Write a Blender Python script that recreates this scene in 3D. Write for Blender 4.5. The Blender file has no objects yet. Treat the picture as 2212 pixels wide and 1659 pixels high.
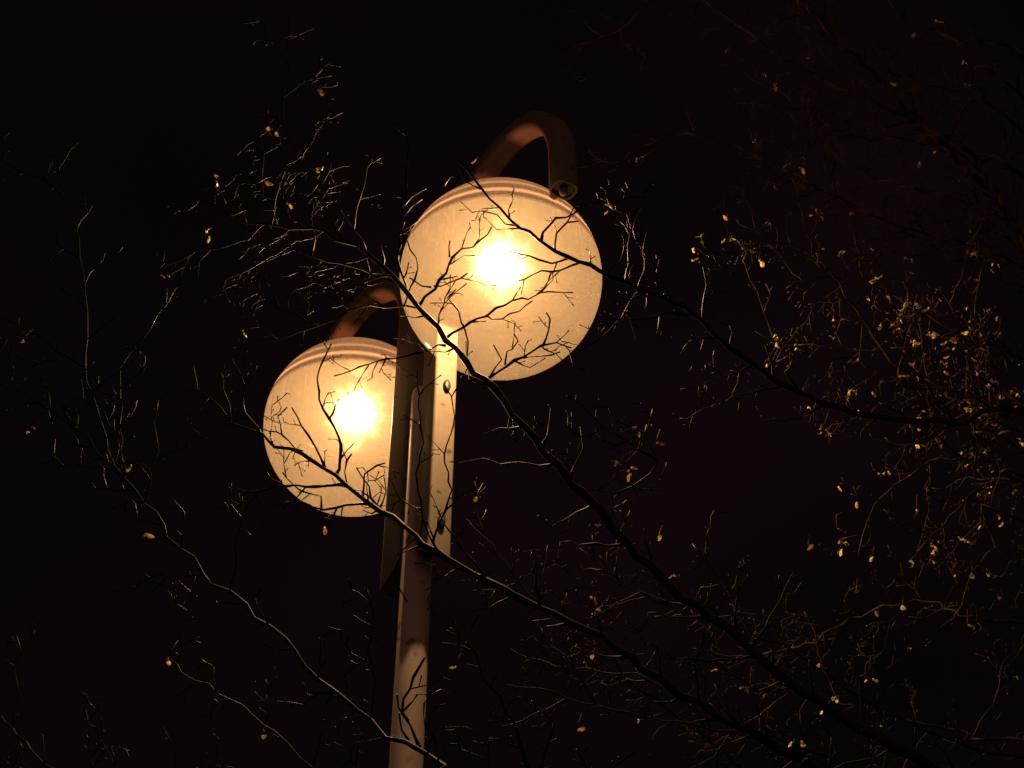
import bpy, math, random
from mathutils import Vector, Matrix, Euler
random.seed(11)
S=bpy.context.scene
S.view_settings.view_transform='Standard'; S.view_settings.look='None'; S.view_settings.exposure=0
COL=S.collection
# ---------------------------------------------------------------- camera
LENS=52.0; PITCH=39.2; ROLL=0.3; EYE=Vector((0,0,1.6))
cam=bpy.data.cameras.new("camera"); cam.lens=LENS; cam.sensor_width=36; cam.clip_end=600; cam.clip_start=0.05
camo=bpy.data.objects.new("camera",cam); COL.objects.link(camo)
R=Matrix.Rotation(math.radians(90+PITCH),3,'X') @ Matrix.Rotation(math.radians(ROLL),3,'Z')
camo.matrix_world=Matrix.Translation(EYE)@R.to_4x4()
S.camera=camo
F=LENS/36*2212
def P(u,v,z):
    return EYE + R@Vector(((u-1106)/F*z, (829.5-v)/F*z, -z))
RT=R.transposed()
def proj(p):
    q=RT@(p-EYE)
    if q.z>-0.05: return (-9999,-9999,0.01)
    return (1106+q.x/-q.z*F, 829.5-q.y/-q.z*F, -q.z)
# ---------------------------------------------------------------- materials
def newmat(n):
    m=bpy.data.materials.new(n); m.use_nodes=True; nt=m.node_tree; nt.nodes.clear()
    out=nt.nodes.new('ShaderNodeOutputMaterial'); return m,nt,out
def N(nt,t,**k):
    n=nt.nodes.new(t)
    for a,b in k.items():
        if a in n.inputs: n.inputs[a].default_value=b
        else: setattr(n,a,b)
    return n
def noise_mat(name,c1,c2,scale,rough=0.5,bump=0.2,spec=0.5,detail=6,stretch=(1,1,1),metal=0,spots=None,ramp=(.35,.68)):
    m,nt,out=newmat(name)
    tc=N(nt,'ShaderNodeTexCoord'); mp=N(nt,'ShaderNodeMapping'); mp.inputs['Scale'].default_value=stretch
    nt.links.new(tc.outputs['Object'],mp.inputs['Vector'])
    no=N(nt,'ShaderNodeTexNoise',Scale=scale,Detail=detail); nt.links.new(mp.outputs[0],no.inputs['Vector'])
    cr=N(nt,'ShaderNodeValToRGB'); cr.color_ramp.elements[0].position=ramp[0]; cr.color_ramp.elements[1].position=ramp[1]
    cr.color_ramp.elements[0].color=(*c1,1); cr.color_ramp.elements[1].color=(*c2,1)
    nt.links.new(no.outputs['Fac'],cr.inputs[0])
    b=N(nt,'ShaderNodeBsdfPrincipled',Roughness=rough,Metallic=metal); b.inputs['Specular IOR Level'].default_value=spec
    src=cr.outputs[0]
    if spots:
        n2=N(nt,'ShaderNodeTexNoise',Scale=spots,Detail=5.0); nt.links.new(tc.outputs['Object'],n2.inputs['Vector'])
        mr=N(nt,'ShaderNodeMapRange'); mr.inputs['From Min'].default_value=.62; mr.inputs['From Max'].default_value=.70; nt.links.new(n2.outputs['Fac'],mr.inputs['Value'])
        mx=N(nt,'ShaderNodeMixRGB'); mx.inputs[2].default_value=(c1[0]*.35,c1[1]*.28,c1[2]*.22,1); nt.links.new(mr.outputs[0],mx.inputs[0]); nt.links.new(src,mx.inputs[1]); src=mx.outputs[0]
    nt.links.new(src,b.inputs['Base Color'])
    bp=N(nt,'ShaderNodeBump',Strength=bump,Distance=0.004); nt.links.new(no.outputs['Fac'],bp.inputs['Height']); nt.links.new(bp.outputs[0],b.inputs['Normal'])
    nt.links.new(b.outputs[0],out.inputs['Surface']); return m
M_bark=noise_mat("bark",(.004,.002,.0017),(.018,.0085,.0055),26,.55,.5,.10,ramp=(.45,.80))  # sparse bright patches in the colour stand in for glints
M_bark2=noise_mat("bark_pale",(.007,.004,.003),(.13,.082,.036),16,.5,.4,.22,ramp=(.44,.76))  # glints painted as bright noise patches here too
M_trunk=noise_mat("bark_rough",(.03,.022,.017),(.10,.075,.055),14,.8,1.0,.3,stretch=(1,1,.3))
M_pole=noise_mat("painted_pole",(.21,.17,.165),(.30,.25,.24),7,.65,.15,.25,stretch=(1,1,.35),spots=22)
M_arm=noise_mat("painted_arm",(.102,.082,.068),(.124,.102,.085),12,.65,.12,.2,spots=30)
M_bolt=noise_mat("bolt_steel",(.008,.006,.005),(.02,.016,.012),80,.5,.3,.3)
M_ground=noise_mat("ground_asphalt",(.03,.03,.03),(.07,.065,.06),3,.9,.5,.3,detail=12)
M_ceramic=noise_mat("dark_socket",(.008,.006,.004),(.014,.010,.007),20,.8,.05,.05)  # kept near black so the bulb leaves no bright spot on it
# seeds
M_seed,nt,out=newmat("dry_seed")
tc=N(nt,'ShaderNodeTexCoord'); no=N(nt,'ShaderNodeTexNoise',Scale=45.0,Detail=3.0); nt.links.new(tc.outputs['Object'],no.inputs['Vector'])
cr=N(nt,'ShaderNodeValToRGB'); cr.color_ramp.elements[0].color=(.30,.20,.08,1); cr.color_ramp.elements[1].color=(.97,.86,.50,1)
cr.color_ramp.elements[0].position=.35; cr.color_ramp.elements[1].position=.55
nt.links.new(no.outputs['Fac'],cr.inputs[0])
d=N(nt,'ShaderNodeBsdfPrincipled',Roughness=.3); t=N(nt,'ShaderNodeBsdfTranslucent'); mx=N(nt,'ShaderNodeMixShader',Fac=.4)
nt.links.new(cr.outputs[0],d.inputs['Base Color']); nt.links.new(cr.outputs[0],t.inputs['Color'])
nt.links.new(d.outputs[0],mx.inputs[1]); nt.links.new(t.outputs[0],mx.inputs[2]); nt.links.new(mx.outputs[0],out.inputs['Surface'])
# globe : clear acrylic with a light frosting; upper shell is more opaque
M_globe,nt,out=newmat("weathered_acrylic")
tc=N(nt,'ShaderNodeTexCoord'); sp=N(nt,'ShaderNodeSeparateXYZ'); nt.links.new(tc.outputs['Object'],sp.inputs[0])
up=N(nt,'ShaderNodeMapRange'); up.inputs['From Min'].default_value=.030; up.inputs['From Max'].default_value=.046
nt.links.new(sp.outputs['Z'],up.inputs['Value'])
n1=N(nt,'ShaderNodeTexNoise',Scale=3.5,Detail=3.0); nt.links.new(tc.outputs['Object'],n1.inputs['Vector'])
def scratch(scale,rot,lo,hi,amp):
    mp=N(nt,'ShaderNodeMapping'); mp.inputs['Scale'].default_value=scale; mp.inputs['Rotation'].default_value=rot
    nt.links.new(tc.outputs['Object'],mp.inputs['Vector'])
    n2=N(nt,'ShaderNodeTexNoise',Scale=1.0,Detail=1.0); nt.links.new(mp.outputs[0],n2.inputs['Vector'])
    s=N(nt,'ShaderNodeMapRange'); s.inputs['From Min'].default_value=lo; s.inputs['From Max'].default_value=hi; s.inputs['To Min'].default_value=0; s.inputs['To Max'].default_value=amp
    nt.links.new(n2.outputs['Fac'],s.inputs['Value']); return s.outputs[0]
def add(a,b):
    x=N(nt,'ShaderNodeMath',operation='ADD'); nt.links.new(a,x.inputs[0]); nt.links.new(b,x.inputs[1]); return x.outputs[0]
base=N(nt,'ShaderNodeMapRange'); base.inputs['From Min'].default_value=.25; base.inputs['From Max'].default_value=.75; base.inputs['To Min'].default_value=.017; base.inputs['To Max'].default_value=.022
nt.links.new(n1.outputs['Fac'],base.inputs['Value'])
acc=add(base.outputs[0],scratch((420,420,10),(.15,.35,0),.58,.66,.012))
acc=add(acc,scratch((10,420,460),(.2,.2,.7),.60,.68,.010))
acc=add(acc,scratch((400,11,420),(.9,.1,.3),.60,.68,.010))
for zc_,w_,am_ in ((.068,.014,.070),(.110,.014,.030)):
    bd=N(nt,'ShaderNodeMapRange',interpolation_type='SMOOTHSTEP'); bd.inputs['From Min'].default_value=.0; bd.inputs['From Max'].default_value=w_; bd.inputs['To Min'].default_value=am_; bd.inputs['To Max'].default_value=0
    db=N(nt,'ShaderNodeMath',operation='SUBTRACT'); db.inputs[1].default_value=zc_; nt.links.new(sp.outputs['Z'],db.inputs[0])
    da=N(nt,'ShaderNodeMath',operation='ABSOLUTE'); nt.links.new(db.outputs[0],da.inputs[0]); nt.links.new(da.outputs[0],bd.inputs['Value'])
    acc=add(acc,bd.outputs[0])
tr=N(nt,'ShaderNodeBsdfTransparent'); 
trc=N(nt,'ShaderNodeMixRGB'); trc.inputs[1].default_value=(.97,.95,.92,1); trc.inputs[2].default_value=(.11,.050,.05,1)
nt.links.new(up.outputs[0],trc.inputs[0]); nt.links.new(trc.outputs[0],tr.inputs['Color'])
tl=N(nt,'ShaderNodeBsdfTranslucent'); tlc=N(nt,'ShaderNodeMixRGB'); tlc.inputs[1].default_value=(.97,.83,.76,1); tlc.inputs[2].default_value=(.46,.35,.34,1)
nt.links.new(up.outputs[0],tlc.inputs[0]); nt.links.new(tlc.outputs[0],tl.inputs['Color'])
m1=N(nt,'ShaderNodeMixShader'); nt.links.new(acc,m1.inputs[0]); nt.links.new(tr.outputs[0],m1.inputs[1]); nt.links.new(tl.outputs[0],m1.inputs[2])
gl=N(nt,'ShaderNodeBsdfGlossy',Roughness=.12); gl.inputs['Color'].default_value=(.8,.8,.8,1)
lw=N(nt,'ShaderNodeLayerWeight',Blend=.15); ml=N(nt,'ShaderNodeMath',operation='MULTIPLY'); ml.inputs[1].default_value=.05; nt.links.new(lw.outputs['Fresnel'],ml.inputs[0])
m2=N(nt,'ShaderNodeMixShader'); nt.links.new(ml.outputs[0],m2.inputs[0]); nt.links.new(m1.outputs[0],m2.inputs[1]); nt.links.new(gl.outputs[0],m2.inputs[2])
nt.links.new(m2.outputs[0],out.inputs['Surface'])
vs=N(nt,'ShaderNodeVolumeScatter',Density=.110); vs.inputs['Color'].default_value=(1,.87,.70,1); nt.links.new(vs.outputs[0],out.inputs['Volume'])  # thin haze added inside the globe for a soft glow
# unseen clear sphere of haze, added to shape the glow round the bulb
M_glow,nt,out=newmat("bulb_glow_haze")
tc=N(nt,'ShaderNodeTexCoord'); 
tr=N(nt,'ShaderNodeBsdfTransparent'); tr.inputs['Color'].default_value=(1,1,1,1); nt.links.new(tr.outputs[0],out.inputs['Surface'])
ln=N(nt,'ShaderNodeVectorMath',operation='LENGTH'); nt.links.new(tc.outputs['Object'],ln.inputs[0])
nz=N(nt,'ShaderNodeVectorMath',operation='NORMALIZE'); nt.links.new(tc.outputs['Object'],nz.inputs[0])
n1=N(nt,'ShaderNodeTexNoise',Scale=4.2,Detail=4.0,Roughness=.7); nt.links.new(nz.outputs[0],n1.inputs['Vector'])
k=N(nt,'ShaderNodeMath',operation='MULTIPLY_ADD'); k.inputs[1].default_value=.27; k.inputs[2].default_value=-.13; nt.links.new(n1.outputs['Fac'],k.inputs[0])
sm=N(nt,'ShaderNodeMath',operation='ADD'); nt.links.new(k.outputs[0],sm.inputs[0]); nt.links.new(ln.outputs['Value'],sm.inputs[1])
mr=N(nt,'ShaderNodeMapRange',interpolation_type='SMOOTHERSTEP'); mr.inputs['From Min'].default_value=.032; mr.inputs['From Max'].default_value=.076; mr.inputs['To Min'].default_value=1.9; mr.inputs['To Max'].default_value=0
nt.links.new(sm.outputs[0],mr.inputs['Value'])
vs=N(nt,'ShaderNodeVolumeScatter'); vs.inputs['Color'].default_value=(1,.90,.62,1); nt.links.new(mr.outputs[0],vs.inputs['Density']); nt.links.new(vs.outputs[0],out.inputs['Volume'])
M_bulb,nt,out=newmat("glowing_bulb")
tr=N(nt,'ShaderNodeBsdfTransparent'); em=N(nt,'ShaderNodeEmission',Strength=25.0); em.inputs['Color'].default_value=(1,.72,.38,1)
m1=N(nt,'ShaderNodeMixShader',Fac=.25); nt.links.new(tr.outputs[0],m1.inputs[1]); nt.links.new(em.outputs[0],m1.inputs[2]); nt.links.new(m1.outputs[0],out.inputs['Surface'])
# ---------------------------------------------------------------- helpers
def mkobj(name,verts,faces,mat,parent=None,loc=(0,0,0),smooth=True):
    me=bpy.data.meshes.new(name); me.from_pydata([tuple(v) for v in verts],[],faces); me.update()
    if smooth: me.polygons.foreach_set('use_smooth',[True]*len(me.polygons))
    me.materials.append(mat); o=bpy.data.objects.new(name,me); COL.objects.link(o); o.location=loc
    if parent: o.parent=parent
    return o
def empty(name,loc,label,cat,group=None):
    e=bpy.data.objects.new(name,None); e.location=loc; e.empty_display_size=.2; COL.objects.link(e)
    e["label"]=label; e["category"]=cat
    if group: e["group"]=group
    return e
def lathe(prof,n=48,cap=False):
    vs=[];fs=[]
    for r,z in prof:
        for i in range(n):
            a=2*math.pi*i/n; vs.append((r*math.cos(a),r*math.sin(a),z))
    for j in range(len(prof)-1):
        for i in range(n):
            k=(i+1)%n; fs.append((j*n+i,j*n+k,(j+1)*n+k,(j+1)*n+i))
    if cap:
        fs.append(tuple(range(n-1,-1,-1))); fs.append(tuple((len(prof)-1)*n+i for i in range(n)))
    return vs,fs
# ---------------------------------------------------------------- ground
o=mkobj("ground",[(-250,-250,0),(250,-250,0),(250,250,0),(-250,250,0)],[(0,1,2,3)],M_ground,smooth=False); o["kind"]="structure"
# ---------------------------------------------------------------- street lamp
G1=P(1082,600,3.66); G2=P(765,925,4.12)
hz=(G1.z+G2.z)/2; mid=(G1+G2)/2
pole_xy=Vector((mid.x+.010,mid.y+.02,0))
lamp=empty("street_lamp",pole_xy,"cream painted street lamp post with two glowing globes on curved arms","street lamp")
# pole
pz=hz-.10
prof=[(.085,0),(.085,.02),(.052,.03),(.050,.5),(.048,.9),(.038,1.0),(.0370,1.2),(.0365,pz-.02),(.033,pz-.004),(.02,pz),(.0001,pz+.001)]
v,f=lathe(prof,40); mkobj("pole",v,f,M_pole,lamp)
def rrect(w,d,r,k=5):
    pts=[]
    for cx,cy,a0 in ((w/2-r,d/2-r,0),(-w/2+r,d/2-r,90),(-w/2+r,-d/2+r,180),(w/2-r,-d/2+r,270)):
        for i in range(k+1):
            a=math.radians(a0+90*i/k); pts.append((cx+r*math.cos(a),cy+r*math.sin(a)))
    return pts
def build_arm(G):
    D=Vector((G.x-pole_xy.x,G.y-pole_xy.y,0)); TG=D.length; D.normalize(); B=Vector((-D.y,D.x,0))
    t0=.075; t1=TG+.25+.036; c=(t0+t1)/2; r=(t1-t0)/2; zb=hz-.66; zc=hz+.17; ze=hz+.060
    path=[]
    for i in range(8): path.append((t0,zb+(zc-zb)*i/8))
    for i in range(41):
        a=math.pi*(1-i/40); path.append((c+r*math.cos(a),zc+r*math.sin(a)*1.03))
    for i in range(1,4): path.append((t1,zc+(ze-zc)*i/3))
    vs=[];fs=[]
    for i,(t,z) in enumerate(path):
        rad=.007 if i<8 else min(.017,.007+.0012*(i-7))
        dep=.074 if i<8 else max(.054,.074-.0016*(i-7))
        pr=rrect(.062,dep,rad); n=len(pr)
        a=path[max(0,i-1)]; b=path[min(len(path)-1,i+1)]
        tx,tz=b[0]-a[0],b[1]-a[1]; L=math.hypot(tx,tz); tx/=L; tz/=L
        nx,nz=-tz,tx
        for (w,d) in pr:
            # foot of the strip is cut at a slant back to the pole
            cut=(-(.037-d*1.0)*-.0) if i else (.037+(-d))*-.0
            vs.append(B*w + D*(t+nx*d)+Vector((0,0,z+nz*d+(.045*(.5+d/.074) if i==0 else 0))))
    for i in range(len(path)-1):
        for k in range(n):
            q=(k+1)%n; fs.append((i*n+k,i*n+q,(i+1)*n+q,(i+1)*n+k))
    fs.append(tuple(range(n))); 
    e0=(len(path)-1)*n; s=len(vs)
    for (w,d) in pr: vs.append(B*w*.82+D*(t1+d*.82)+Vector((0,0,ze)))
    for (w,d) in pr: vs.append(B*w*.82+D*(t1+d*.82)+Vector((0,0,ze+.010)))
    for (lo,hi) in ((e0,s),(s,s+n)):
        for k in range(n):
            q=(k+1)%n; fs.append((lo+k,lo+q,hi+q,hi+k))
    fs.append(tuple(s+n+k for k in range(n)))
    arm=mkobj("arm",vs,fs,M_arm,lamp)
    mod=arm.modifiers.new("edge","EDGE_SPLIT"); mod.split_angle=math.radians(50)
    for zz in (zb+.09,zb+.50):
        v,f=lathe([(.0001,.010),(.006,.010),(.0095,.007),(.010,.0)],20)
        rot=Vector((0,0,1)).rotation_difference(D).to_matrix()
        vv=[]
        for p in v:
            q=rot@Vector(p); vv.append(q+Vector((0,0,q.z*.9)))
        mkobj("bolt",vv,f,M_bolt,arm,loc=D*(t0+.0368)+Vector((0,0,zz)))
    gc=D*TG+Vector((0,0,hz))
    prof=[(max(.0001,.25*math.cos(a)),.25*math.sin(a)) for a in [math.radians(-90+180*i/64) for i in range(65)]]
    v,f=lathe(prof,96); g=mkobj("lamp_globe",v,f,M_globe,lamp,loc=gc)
    v,f=lathe([(.0001,-.010),(.008,-.010),(.010,-.007),(.010,.014)],20)
    mkobj("cable_gland",v,f,M_arm,g,loc=D*(t1-TG)+Vector((0,0,.057)))
    v,f=lathe([(.008,.0),(.009,.008),(.009,.03),(.007,.034),(.0001,.034)],16)
    rot=Vector((0,0,1)).rotation_difference(D).to_matrix()
    mkobj("globe_clamp",[rot@Vector(p) for p in v],f,M_arm,g,loc=D*.230+Vector((0,0,.078)))
    zb2=.048
    v,f=lathe([(.0001,.240),(.040,.236),(.038,.222),(.028,.215),(.026,.200),(.020,.197),(.0001,.196)],32)
    mkobj("bulb_socket",v,f,M_ceramic,g)
    v,f=lathe([(.0001,-.036),(.014,-.033),(.024,-.022),(.029,-.002),(.028,.014),(.022,.030),(.012,.040),(.0001,.042)],32)
    mkobj("bulb",v,f,M_bulb,g,loc=(0,0,zb2))
    n=64; R0=.118
    prof2=[(max(.0001,R0*math.cos(a)),R0*math.sin(a)) for a in [math.radians(-90+180*i/32) for i in range(33)]]
    v,f=lathe(prof2,n)
    mkobj("glow_volume",v,f,M_glow,g,loc=(0,0,zb2))  # added haze volume for the bulb's ragged hot spot
    L=bpy.data.lights.new("bulb_light",'POINT'); L.energy=88; L.shadow_soft_size=.020; L.color=(1,.57,.225)
    lo=bpy.data.objects.new("bulb_light",L); COL.objects.link(lo); lo.parent=g; lo.location=(0,0,zb2)
for G in (G1,G2): build_arm(G)
# ---------------------------------------------------------------- trees
class Tubes:
    def __init__(s): s.v=[]; s.f=[]
    def add(s,pts,rad,n=5):
        if len(pts)<2: return
        base=len(s.v); 
        up=Vector((.3,.2,.93))
        for i,p in enumerate(pts):
            t=(pts[min(i+1,len(pts)-1)]-pts[max(i-1,0)])
            if t.length<1e-7: t=Vector((0,0,1))
            t.normalize(); a=t.cross(up)
            if a.length<.05: a=t.cross(Vector((1,0,0)))
            a.normalize(); b=t.cross(a)
            for k in range(n):
                w=2*math.pi*k/n; s.v.append(p+(a*math.cos(w)+b*math.sin(w))*rad[i])
        for i in range(len(pts)-1):
            for k in range(n):
                q=(k+1)%n; s.f.append((base+i*n+k,base+i*n+q,base+(i+1)*n+q,base+(i+1)*n+k))
        s.f.append(tuple(base+(len(pts)-1)*n+k for k in range(n)))
        s.f.append(tuple(base+k for k in range(n-1,-1,-1)))
class Seeds:
    def __init__(s): s.v=[]; s.f=[]; s.n=0
    def add(s,p,size=.022):
        s.n+=1
        d=Vector((random.uniform(-.9,.9),random.uniform(-.9,.9),random.uniform(-1,.2))).normalized()
        side=d.cross(Vector((random.gauss(0,1),random.gauss(0,1),random.gauss(0,1)))).normalized(); nn=d.cross(side)
        ws=[.10,.22,.20,.30,.36,.30,.12]; th=[.10,.14,.05,.02,.01,.01,.005]
        b=len(s.v); c=random.uniform(-.25,.25)
        for i,w in enumerate(ws):
            x=i/6; ctr=p+d*size*x+side*size*c*x*x+nn*size*.12*math.sin(x*5)
            for a,e in ((-1,0),(0,1),(1,0),(0,-1)): s.v.append(ctr+side*size*w*a*.8+nn*size*th[i]*e)
        for i in range(6):
            for k in range(4):
                q=(k+1)%4; s.f.append((b+i*4+k,b+i*4+q,b+(i+1)*4+q,b+(i+1)*4+k))
view=R@Vector((0,0,-1))
def inlamp(p,m=0):
    u,v,z=proj(p)
    return math.hypot(u-1082,v-600)<228+m or math.hypot(u-765,v-925)<205+m
def clash(p):
    return min((p-G1).length,(p-G2).length)<.29 or (abs((Vector((p.x,p.y,0))-pole_xy).length)<.14 and p.z<hz+.3)
def smooth(pts,rad,step,jit,rng):
    out=[];orad=[]
    n=len(pts)
    for i in range(n-1):
        p0=pts[max(i-1,0)];p1=pts[i];p2=pts[i+1];p3=pts[min(i+2,n-1)]
        k=max(1,int((p2-p1).length/step))
        for j in range(k):
            t=j/k
            q=.5*((2*p1)+(p2-p0)*t+(2*p0-5*p1+4*p2-p3)*t*t+(3*p1-p0-3*p2+p3)*t**3)
            q=q+Vector((rng.gauss(0,1),rng.gauss(0,1),rng.gauss(0,1)))*jit
            out.append(q); orad.append((rad[i]*(1-t)+rad[i+1]*t)*rng.uniform(.85,1.2))
    out.append(pts[-1]); orad.append(rad[-1]); return out,orad
def grow(T,SD,p,d,L,r,lev,rng,sp,seedp,allow_lamp=False):
    seg=.012 if lev>1 else .018
    n=max(3,int(L/seg)); pts=[p.copy()];rad=[r]; q=p.copy(); dd=d.normalized(); main=dd.copy()
    zig=dd.cross(view).normalized()
    kids=[]; sgn=rng.choice((-1,1)); run=0
    for i in range(1,n+1):
        run-=1
        if run<=0:
            sgn=-sgn; run=rng.choice((1,2,2,3)); amp=rng.uniform(.03,.28)
            dd=(main+zig*sgn*amp+Vector((rng.gauss(0,1),rng.gauss(0,1),rng.gauss(0,1)))*.07).normalized()
            main=(main*.98+dd*.02).normalized(); node=True
            if rng.random()<.05: main=(main+zig*rng.choice((-1,1))*.4).normalized()
        else: node=False
        q=q+dd*seg*rng.uniform(.8,1.2)
        if clash(q): break
        if inlamp(q,6) and not allow_lamp and lev<=2: break
        fr=i/n; rr=max(r*(1-fr)**.8,.0007)
        pts.append(q.copy()); rad.append(rr*(1.7 if node else 1))
        if lev<3 and i>1 and rng.random()<sp: kids.append((q.copy(),dd.copy(),rr,fr))
        elif node and rng.random()<.7:
            sd=(dd*.6+zig*rng.choice((-1,1))*rng.uniform(.6,1)+view*rng.uniform(-.6,.6)).normalized(); l=rng.uniform(.006,.020)
            T.add([q,q+sd*l*.6,q+sd*l],[.0008,.0008,.0014],4)
    if len(pts)<3: return
    rad[-1]=.0015
    T.add(pts,rad,4 if lev>1 else 5)
    if SD and rng.random()<seedp:
        for k in range(rng.choice((1,1,2,3))): SD.add(pts[-1]+Vector((rng.gauss(0,.007),rng.gauss(0,.007),-.003)),rng.uniform(.008,.018))
    for (kp,kd,kr,fr) in kids:
        side=kd.cross(view).normalized()*rng.choice((-1,1))
        nd=kd*rng.uniform(.4,.9)+side*rng.uniform(.5,1.0)+view*rng.uniform(-.5,.5)
        grow(T,SD,kp,nd,L*rng.uniform(.18,.45)*(1-.5*fr),max(kr*.65,.0009),lev+1,rng,sp*.9,seedp,allow_lamp)
def limb(T,SD,px,r0,r1,rng,every=.06,Lr=(.12,.42),sp=.3,seedp=0,tail=(),tailr=(),jit=.003,ex=1.2):
    pts=[P(*a) for a in px]+[Vector(t) for t in tail]
    n=len(px); rad=[r0+(r1-r0)*(i/(n-1))**ex for i in range(n)]+list(tailr)
    pts,rad=smooth(pts,rad,.025,jit,rng)
    T.add(pts,rad,7)
    acc=0; s=1
    for i in range(1,len(pts)-1):
        acc+=(pts[i]-pts[i-1]).length
        u,v,z=proj(pts[i])
        if not(-250<u<2450 and -250<v<1850): continue
        if acc>every*rng.uniform(.5,1.4):
            acc=0; s=-s
            il=inlamp(pts[i],10)
            tip=(pts[i-1]-pts[i+1]).normalized()
            side=tip.cross(view).normalized()*s
            d=tip*rng.uniform(.4,1.1)+side*rng.uniform(.5,1.1)+view*rng.uniform(-.35,.35)+Vector((0,0,.12))
            if il:
                if rng.random()<.65: grow(T,None,pts[i],d,rng.uniform(.03,.11),.0016,2,rng,.22,0,True)
                continue
            grow(T,SD,pts[i],d,rng.uniform(*Lr)*(1 if rng.random()<.45 else .35),max(rad[i]*rng.uniform(.28,.5),.0012) if rad[i]<.006 else rng.uniform(.0015,.0024),1,rng,sp,seedp)
def twig(T,px,r0,r1,rng,spur=.35,SD=None):
    pts=[P(*a) for a in px]; n=len(pts); rad=[(r0+(r1-r0)*i/(n-1))*1.12 for i in range(n)]
    pts,rad=smooth(pts,rad,.016,.0020,rng)
    for i in range(len(rad)):
        if i%3==0: rad[i]*=1.5
    rad[-1]=.0016
    T.add(pts,rad,6)
    for i in range(2,len(pts)-1):
        if rng.random()<spur:
            d=(pts[i+1]-pts[i-1]).normalized(); side=d.cross(view).normalized()*rng.choice((-1,1))
            grow(T,None,pts[i],d*.7+side*rng.uniform(.5,1)+view*rng.uniform(-.3,.3),rng.uniform(.02,.08),max(rad[i]*.55,.0011),2 if rng.random()<.4 else 3,rng,.15,0,True)
def Z(l,z0,z1=None):
    if z1 is None: z1=z0
    n=len(l); return [(a,b,z0+(z1-z0)*i/max(1,n-1)) for i,(a,b) in enumerate(l)]
def trunk(parent,base,top,r0,r1,name="trunk",rng=random):
    T=Tubes(); n=14; pts=[];rad=[]
    for i in range(n+1):
        t=i/n; p=base.lerp(top,t)+Vector((math.sin(t*5)*.05,math.cos(t*4)*.04-.04,0))
        pts.append(p-parent.location); rad.append((r0*(1-t)+r1*t)*(1+.5*math.exp(-t*14)))
    T.add(pts,rad,18); return mkobj(name,T.v,T.f,M_trunk,parent)
# --- near tree
rng=random.Random(5)
fork=Vector((2.3,2.7,2.2)); tbase=Vector((2.45,2.8,0))
near=empty("tree",tbase,"bare leafless tree with long dark twiggy limbs reaching past the lamp","tree","bare trees around the street lamp")
trunk(near,tbase,Vector((2.3,2.7,5.2)),.16,.07)
T=Tubes(); SD=Seeds()
A=[(520,478),(600,490),(700,502),(770,530),(822,575),(870,622),(920,680),(960,735),(1005,785),(1050,820),(1110,895),(1180,975),(1240,1045),(1320,1130),(1400,1220),(1500,1305),(1590,1370),(1700,1470),(1850,1570),(2000,1650),(2230,1760)]
limb(T,SD,Z(A,3.10,2.65),.0014,.0098,rng,.034,(.10,.30),.34,.02,[(1.5,2.7,2.4),fork],[.018,.035],.0030,.62)
B=[(985,345),(1035,400),(1078,450),(1120,488),(1165,520),(1200,543),(1250,565),(1300,585),(1380,622),(1500,680),(1600,770),(1750,858),(1900,900),(2060,915),(2260,925)]
limb(T,SD,Z(B,3.12,3.0),.0018,.0062,rng,.040,(.08,.26),.34,.03,[(1.7,2.8,3.1),(2.25,2.7,2.6)],[.012,.03],.0028,.7)
C=[(567,935),(600,962),(650,977),(700,1012),(745,1045),(800,1085),(850,1120),(900,1160),(970,1210),(1080,1268),(1200,1330),(1330,1400),(1450,1490),(1600,1570),(1800,1700)]
limb(T,SD,Z(C,3.0,2.5),.0020,.0072,rng,.034,(.10,.28),.34,.02,[(1.3,2.5,2.1),(2.35,2.72,1.9)],[.014,.032],.0028,.6)
D=[(120,310),(132,400),(172,520),(182,640),(185,760),(205,880),(235,975),(290,1060),(370,1160),(460,1260),(560,1330),(640,1400),(720,1490),(800,1560),(880,1605),(960,1655),(1080,1730)]
limb(T,SD,Z(D,2.6,1.85),.0008,.0040,rng,.034,(.08,.26),.36,.02,[(.9,1.85,2.2),(2.38,2.74,1.7)],[.012,.033],.0030)
E=[(0,1550),(40,1590),(100,1650),(200,1720),(400,1800)]
limb(T,SD,Z(E,2.7,2.4),.002,.003,rng,.05,(.1,.3),.3,0,[(.9,2.1,2.0)],[.010],.002)
F1=[(620,30),(624,120),(612,240),(640,320),(690,400),(740,470),(790,540)]
limb(T,SD,Z(F1,3.0,3.06),.0009,.0024,rng,.04,(.05,.22),.34,.03)
F2=[(878,285),(880,400),(868,480),(862,560),(880,635)]
twig(T,Z(F2[::-1],3.12,3.2),.0022,.0011,rng,.4)
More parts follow.
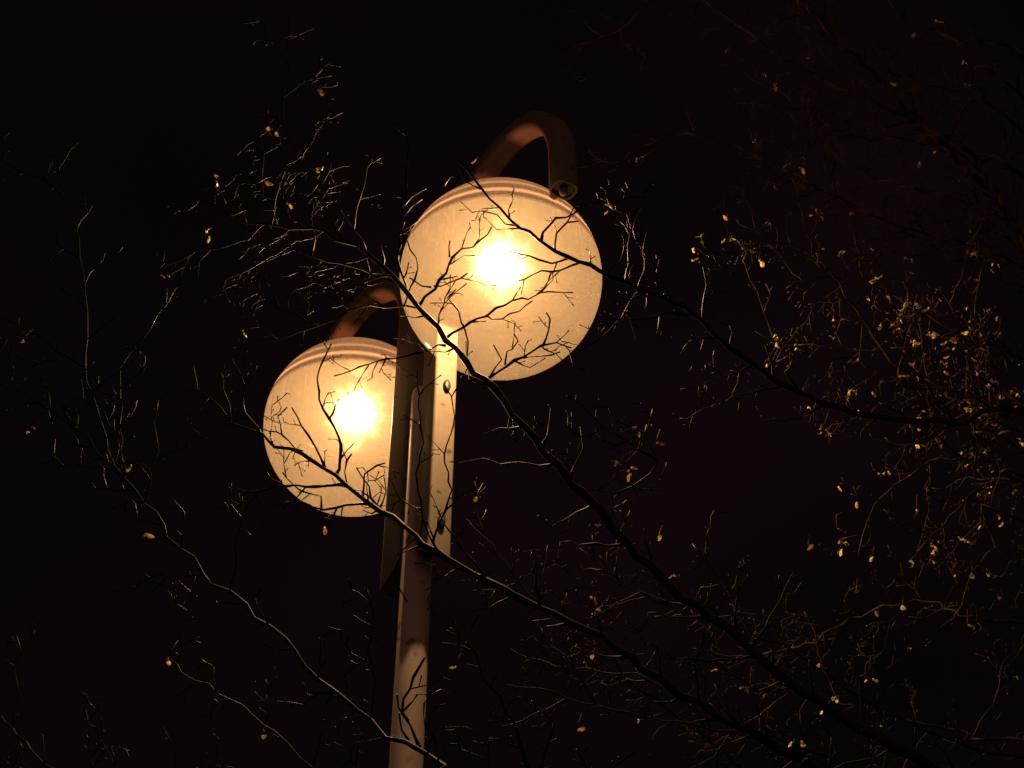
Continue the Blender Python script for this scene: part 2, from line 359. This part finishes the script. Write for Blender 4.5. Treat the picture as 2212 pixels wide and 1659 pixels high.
for l,z0,z1,a,b in (
 ([(1300,1240),(1400,1290),(1540,1340),(1700,1400),(1850,1500),(2050,1600),(2260,1650)],3.3,3.3,.0012,.0035),
 ([(1090,1480),(1200,1500),(1350,1540),(1500,1570),(1700,1600),(1900,1680)],3.1,3.0,.0012,.003),
 ([(1010,1120),(1060,1180),(1160,1300),(1260,1400),(1400,1500),(1560,1620),(1700,1750)],3.5,3.2,.0012,.003),
 ([(370,1420),(420,1470),(500,1510),(620,1600),(720,1700)],2.7,2.5,.0010,.0020),
 ([(540,728),(600,735),(690,700),(760,672),(830,657),(900,665)],3.1,3.05,.0011,.0022),
 ([(440,400),(490,440),(560,470),(640,540),(740,570),(830,590)],3.0,3.05,.0010,.0020),
 ([(0,830),(60,860),(130,900),(200,960),(280,1050)],2.9,2.7,.0010,.0025),
 ([(400,840),(455,852),(500,910),(570,937)],3.0,3.0,.0012,.0022),
 ([(1350,900),(1420,1000),(1330,1060),(1240,1045)],2.9,2.85,.0008,.0015),
 ([(1250,1180),(1330,1250),(1440,1300),(1500,1310)],3.1,2.9,.0009,.0018),
 ([(1100,1400),(1200,1440),(1320,1450),(1450,1480)],3.0,2.8,.0009,.0018),
 ([(1500,1180),(1560,1260),(1600,1330),(1640,1410)],3.0,2.8,.0009,.0018)):
    limb(T,SD,Z(l,z0,z1),a,b,rng,.036,(.06,.22),.36,.04)
TW=[
 ([(1165,520),(1185,482),(1240,462),(1272,440),(1330,430),(1400,425)],3.12,.0022),
 ([(1380,622),(1395,560),(1370,500),(1390,440)],3.1,.0014),
 ([(1310,590),(1350,540),(1340,500)],3.1,.0014),
 ([(1380,622),(1330,700),(1250,760)],3.1,.0013),
 ([(1200,543),(1203,505),(1222,482),(1250,478)],3.12,.0020),
 ([(1232,556),(1192,573),(1165,560),(1125,548),(1098,542)],3.12,.0022),
 ([(1255,567),(1210,583),(1170,588),(1120,606)],3.12,.0022),
 ([(1120,488),(1092,482),(1070,462),(1040,455)],3.12,.0017),
 ([(1040,408),(1005,392),(975,380),(960,400)],3.12,.0015),
 ([(905,660),(935,622),(960,592),(976,556),(1000,540),(1042,520),(1062,490)],3.02,.0026),
 ([(935,622),(912,618),(885,600)],3.02,.0014),
 ([(935,622),(975,610),(1010,590)],3.02,.0014),
 ([(976,556),(970,535),(972,520)],3.02,.0013),
 ([(958,735),(1000,706),(1050,682),(1090,656),(1140,640),(1190,633),(1238,632)],3.0,.0025),
 ([(1002,706),(992,672),(968,645),(985,625)],3.0,.0018),
 ([(1050,682),(1085,690),(1120,672),(1150,650)],3.0,.0014),
 ([(1056,818),(1095,792),(1130,770),(1170,747),(1202,738),(1235,752)],2.97,.0026),
 ([(1170,747),(1186,712),(1180,675)],2.97,.0017),
 ([(1060,812),(1082,775),(1066,745)],2.97,.0016),
 ([(1130,770),(1165,768),(1210,760)],2.97,.0014),
 ([(1095,792),(1090,760),(1120,740),(1110,720)],2.97,.0014),
 ([(1005,785),(1010,740),(1000,700)],2.98,.0018),
 ([(862,612),(800,592),(740,600),(650,622)],3.04,.0020),
 ([(962,745),(900,762),(850,772),(780,792),(722,812)],3.0,.0020),
 ([(870,660),(895,600),(900,560),(880,520)],3.04,.0015),
 ([(700,1012),(682,965),(652,922),(630,880)],2.92,.0022),
 ([(722,1030),(738,965),(712,905),(690,862),(686,800),(716,742)],2.92,.0026),
 ([(850,1120),(812,1092),(795,1050),(770,1010)],2.87,.0022),
 ([(745,1045),(700,1052),(620,1050),(560,1062),(500,1058)],2.9,.0024),
 ([(800,1085),(750,1092),(682,1100),(640,1082),(592,1092)],2.88,.0023),
 ([(700,1100),(690,1070),(650,1060),(610,1020)],2.9,.0016),
 ([(783,1072),(792,1022),(832,1000)],2.88,.0018),
 ([(760,1060),(742,1020),(760,980)],2.9,.0016),
 ([(820,1095),(835,1060),(830,1030)],2.88,.0016),
 ([(740,1095),(735,1120),(700,1120)],2.88,.0014),
 ([(650,977),(620,955),(600,900),(620,880)],2.96,.0016),
 ([(905,1162),(912,1100),(900,1040),(915,960),(905,880),(902,800)],2.86,.0020),
 ([(970,1208),(935,1182),(955,1120),(975,1060),(960,980),(985,900),(960,830)],2.86,.0020),
 ([(912,1100),(870,1080),(840,1030)],2.86,.0014),
 ([(900,1160),(870,1190),(850,1240),(880,1300)],2.86,.0014),
 ([(567,935),(522,872),(555,790)],3.0,.0016),
 ([(905,1620),(885,1560),(872,1510),(895,1460),(918,1420)],2.0,.0018),
 ([(885,1560),(862,1530),(858,1500)],2.0,.0013),
 ([(878,1605),(868,1570),(862,1540)],2.0,.0013),
]
for l,z,r in TW: twig(T,Z(l,z),r,.0010,rng,.45)
for u,v in ((575,278),(597,286),(590,398),(618,440),(1018,352),(1358,600),(1418,958),(700,1138),(632,990),(45,740),(985,1440),(1247,1578),(363,1420),(1422,1168),(1570,475),(1030,1076),(1745,1188)):
    q=P(u,v,3.1); SD.add(q,.017)
    T.add([q+Vector((0,0,.0)),q+Vector((.004,.002,.02)),q+Vector((.012,.01,.045))],[.001,.001,.0012],4)
SD.add(P(312,1157,2.9),.026)
loc=near.location
o=mkobj("crown",[v-loc for v in T.v],T.f,M_bark,near); o["label"]="dark bare limbs and twigs"
o=mkobj("winged_seeds",[v-loc for v in SD.v],SD.f,M_seed,near,smooth=False); o["kind"]="stuff"
# --- far tree with seeds
rng=random.Random(8); random.seed(4)
b2=Vector((3.4,4.6,0)); f2=Vector((3.3,4.5,3.2))
far=empty("tree",b2,"bare tree with yellow-lit twigs and hanging winged seeds","tree","bare trees around the street lamp")
trunk(far,b2,Vector((3.2,4.4,8.0)),.2,.06)
T=Tubes(); SD=Seeds()
LM=[
 ([(1480,-30),(1600,60),(1700,130),(1820,190),(1950,250),(2100,330),(2260,450)],4.0,4.1,.002,.008,(2.4,4.3,4.6),.03),
 ([(1170,110),(1260,95),(1340,60),(1450,-30),(1600,-120)],3.9,3.9,.0016,.004,None,.0),
 ([(1860,-60),(1950,30),(2060,90),(2260,190)],4.0,4.0,.002,.005,(2.4,4.3,5.2),.03),
 ([(2020,300),(2080,340),(2140,390),(2180,480),(2260,620)],3.8,3.9,.002,.006,(2.2,4.3,4.4),.06),
 ([(1590,470),(1650,515),(1710,530),(1780,572),(1850,670),(1930,780),(2030,880),(2130,950),(2260,990)],3.55,3.7,.0015,.005,(2.3,4.3,3.8),.17),
 ([(1320,370),(1400,310),(1500,290),(1620,330),(1750,400),(1900,470),(2060,560),(2260,640)],4.2,4.2,.0013,.005,(2.4,4.4,4.2),.03),
 ([(1720,250),(1800,330),(1880,380),(1990,410),(2100,440),(2260,540)],4.1,4.0,.0013,.004,None,.06),
 ([(1640,720),(1740,760),(1850,780),(1960,830),(2080,850),(2260,900)],3.6,3.7,.0013,.004,None,.24),
 ([(1700,620),(1800,600),(1900,620),(2000,680),(2120,740),(2260,820)],3.6,3.7,.0013,.004,None,.24),
 ([(1850,1210),(1870,1130),(1920,1060),(2010,1000),(2120,980),(2260,1010)],3.6,3.7,.0012,.004,None,.18),
 ([(1980,1190),(2050,1120),(2100,1060),(2180,1040),(2260,1060)],3.6,3.7,.0012,.004,None,.15),
 ([(2060,1340),(2100,1240),(2150,1180),(2260,1150)],3.6,3.7,.0012,.003,None,.12),
 ([(1980,900),(2040,960),(2100,1000),(2200,1040),(2280,1060)],3.5,3.6,.0012,.004,None,.40),
 ([(1900,700),(2000,760),(2080,800),(2160,900),(2260,960)],3.5,3.6,.0012,.004,None,.40),
 ([(2000,820),(2060,840),(2120,860),(2180,900),(2260,920)],3.45,3.5,.0012,.004,None,.45),
 ([(2030,620),(2080,700),(2140,760),(2260,800)],3.5,3.6,.0012,.004,None,.40),
 ([(2050,880),(2120,830),(2180,800),(2260,790)],3.5,3.6,.0012,.003,None,.45),
 ([(1560,140),(1680,200),(1780,280),(1900,300),(2040,290),(2260,330)],4.3,4.2,.0013,.004,None,.03),
 ([(1740,60),(1850,120),(1960,170),(2080,200),(2260,260)],4.0,4.0,.0013,.004,None,.04),
 ([(1600,330),(1720,380),(1850,450),(1980,500),(2120,540),(2260,600)],3.9,3.9,.0013,.004,None,.06),
 ([(1500,1400),(1600,1420),(1740,1390),(1860,1330),(2000,1300),(2260,1340)],4.0,4.0,.0013,.004,None,.02),
 ([(1620,1480),(1760,1500),(1900,1540),(2080,1580),(2260,1600)],3.9,3.9,.0013,.004,None,.01),
]
for l,z0,z1,a,b,t,spd in LM:
    tail=[Vector(t)] if t else []
    tail.append(f2+Vector((0,0,random.uniform(0,1.6))))
    limb(T,SD,Z(l,z0,z1),a,b,rng,.040,(.06,.28),.38,spd,tail,[b*1.6+.004]*(1 if t else 0)+[b*2+.01],.004)
for u,v in ((2020,42),(1980,1100),(2118,1140),(1850,1278),(1897,1330),(1950,1310),(2090,1350),(1800,690),(1915,640),(1958,655),(1855,775),(1640,560),(1708,355),(1725,362),(1890,600),(2010,1180),(2160,855),(2170,860),(2100,1240)):
    q=P(u,v,3.6); SD.add(q,.022); T.add([q,q+Vector((.004,.002,.02)),q+Vector((.012,.01,.05))],[.001,.001,.0012],4)
loc=far.location
o=mkobj("crown",[v-loc for v in T.v],T.f,M_bark2,far); o["label"]="pale bare limbs and twigs"
o=mkobj("winged_seeds",[v-loc for v in SD.v],SD.f,M_seed,far,smooth=False); o["kind"]="stuff"
print("far",len(T.v),SD.n)
# ---------------------------------------------------------------- world: night, haze painted into the sky, warm fill glow added behind the camera
w=bpy.data.worlds.new("World"); S.world=w; w.use_nodes=True; nt=w.node_tree
bg=nt.nodes['Background']; bg.inputs[1].default_value=1
tc=N(nt,'ShaderNodeTexCoord'); no=N(nt,'ShaderNodeTexNoise',Scale=3.0,Detail=2.0,Roughness=.4); nt.links.new(tc.outputs['Generated'],no.inputs['Vector'])
cr=N(nt,'ShaderNodeValToRGB'); e=cr.color_ramp.elements; e[0].position=.32; e[0].color=(.0014,.0008,.0011,1); e[1].position=.70; e[1].color=(.0050,.0020,.0028,1)  # faint maroon haze painted as noise in the sky colour
nt.links.new(no.outputs['Fac'],cr.inputs[0])
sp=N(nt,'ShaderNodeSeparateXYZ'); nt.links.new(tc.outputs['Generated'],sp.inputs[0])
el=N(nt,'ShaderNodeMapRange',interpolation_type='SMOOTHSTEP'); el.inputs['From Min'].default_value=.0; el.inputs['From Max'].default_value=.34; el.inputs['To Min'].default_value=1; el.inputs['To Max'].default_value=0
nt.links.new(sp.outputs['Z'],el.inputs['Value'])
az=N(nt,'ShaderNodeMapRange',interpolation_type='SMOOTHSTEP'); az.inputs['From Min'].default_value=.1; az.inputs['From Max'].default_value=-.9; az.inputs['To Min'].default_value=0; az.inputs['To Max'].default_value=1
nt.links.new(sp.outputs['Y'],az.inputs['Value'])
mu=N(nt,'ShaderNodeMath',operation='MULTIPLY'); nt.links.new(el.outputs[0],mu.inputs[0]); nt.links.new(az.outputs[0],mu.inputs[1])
ve=N(nt,'ShaderNodeVectorMath',operation='SCALE'); ve.inputs[0].default_value=(.80,.38,.27); nt.links.new(mu.outputs[0],ve.inputs['Scale'])  # unseen warm fill, added to light the post and arm faces
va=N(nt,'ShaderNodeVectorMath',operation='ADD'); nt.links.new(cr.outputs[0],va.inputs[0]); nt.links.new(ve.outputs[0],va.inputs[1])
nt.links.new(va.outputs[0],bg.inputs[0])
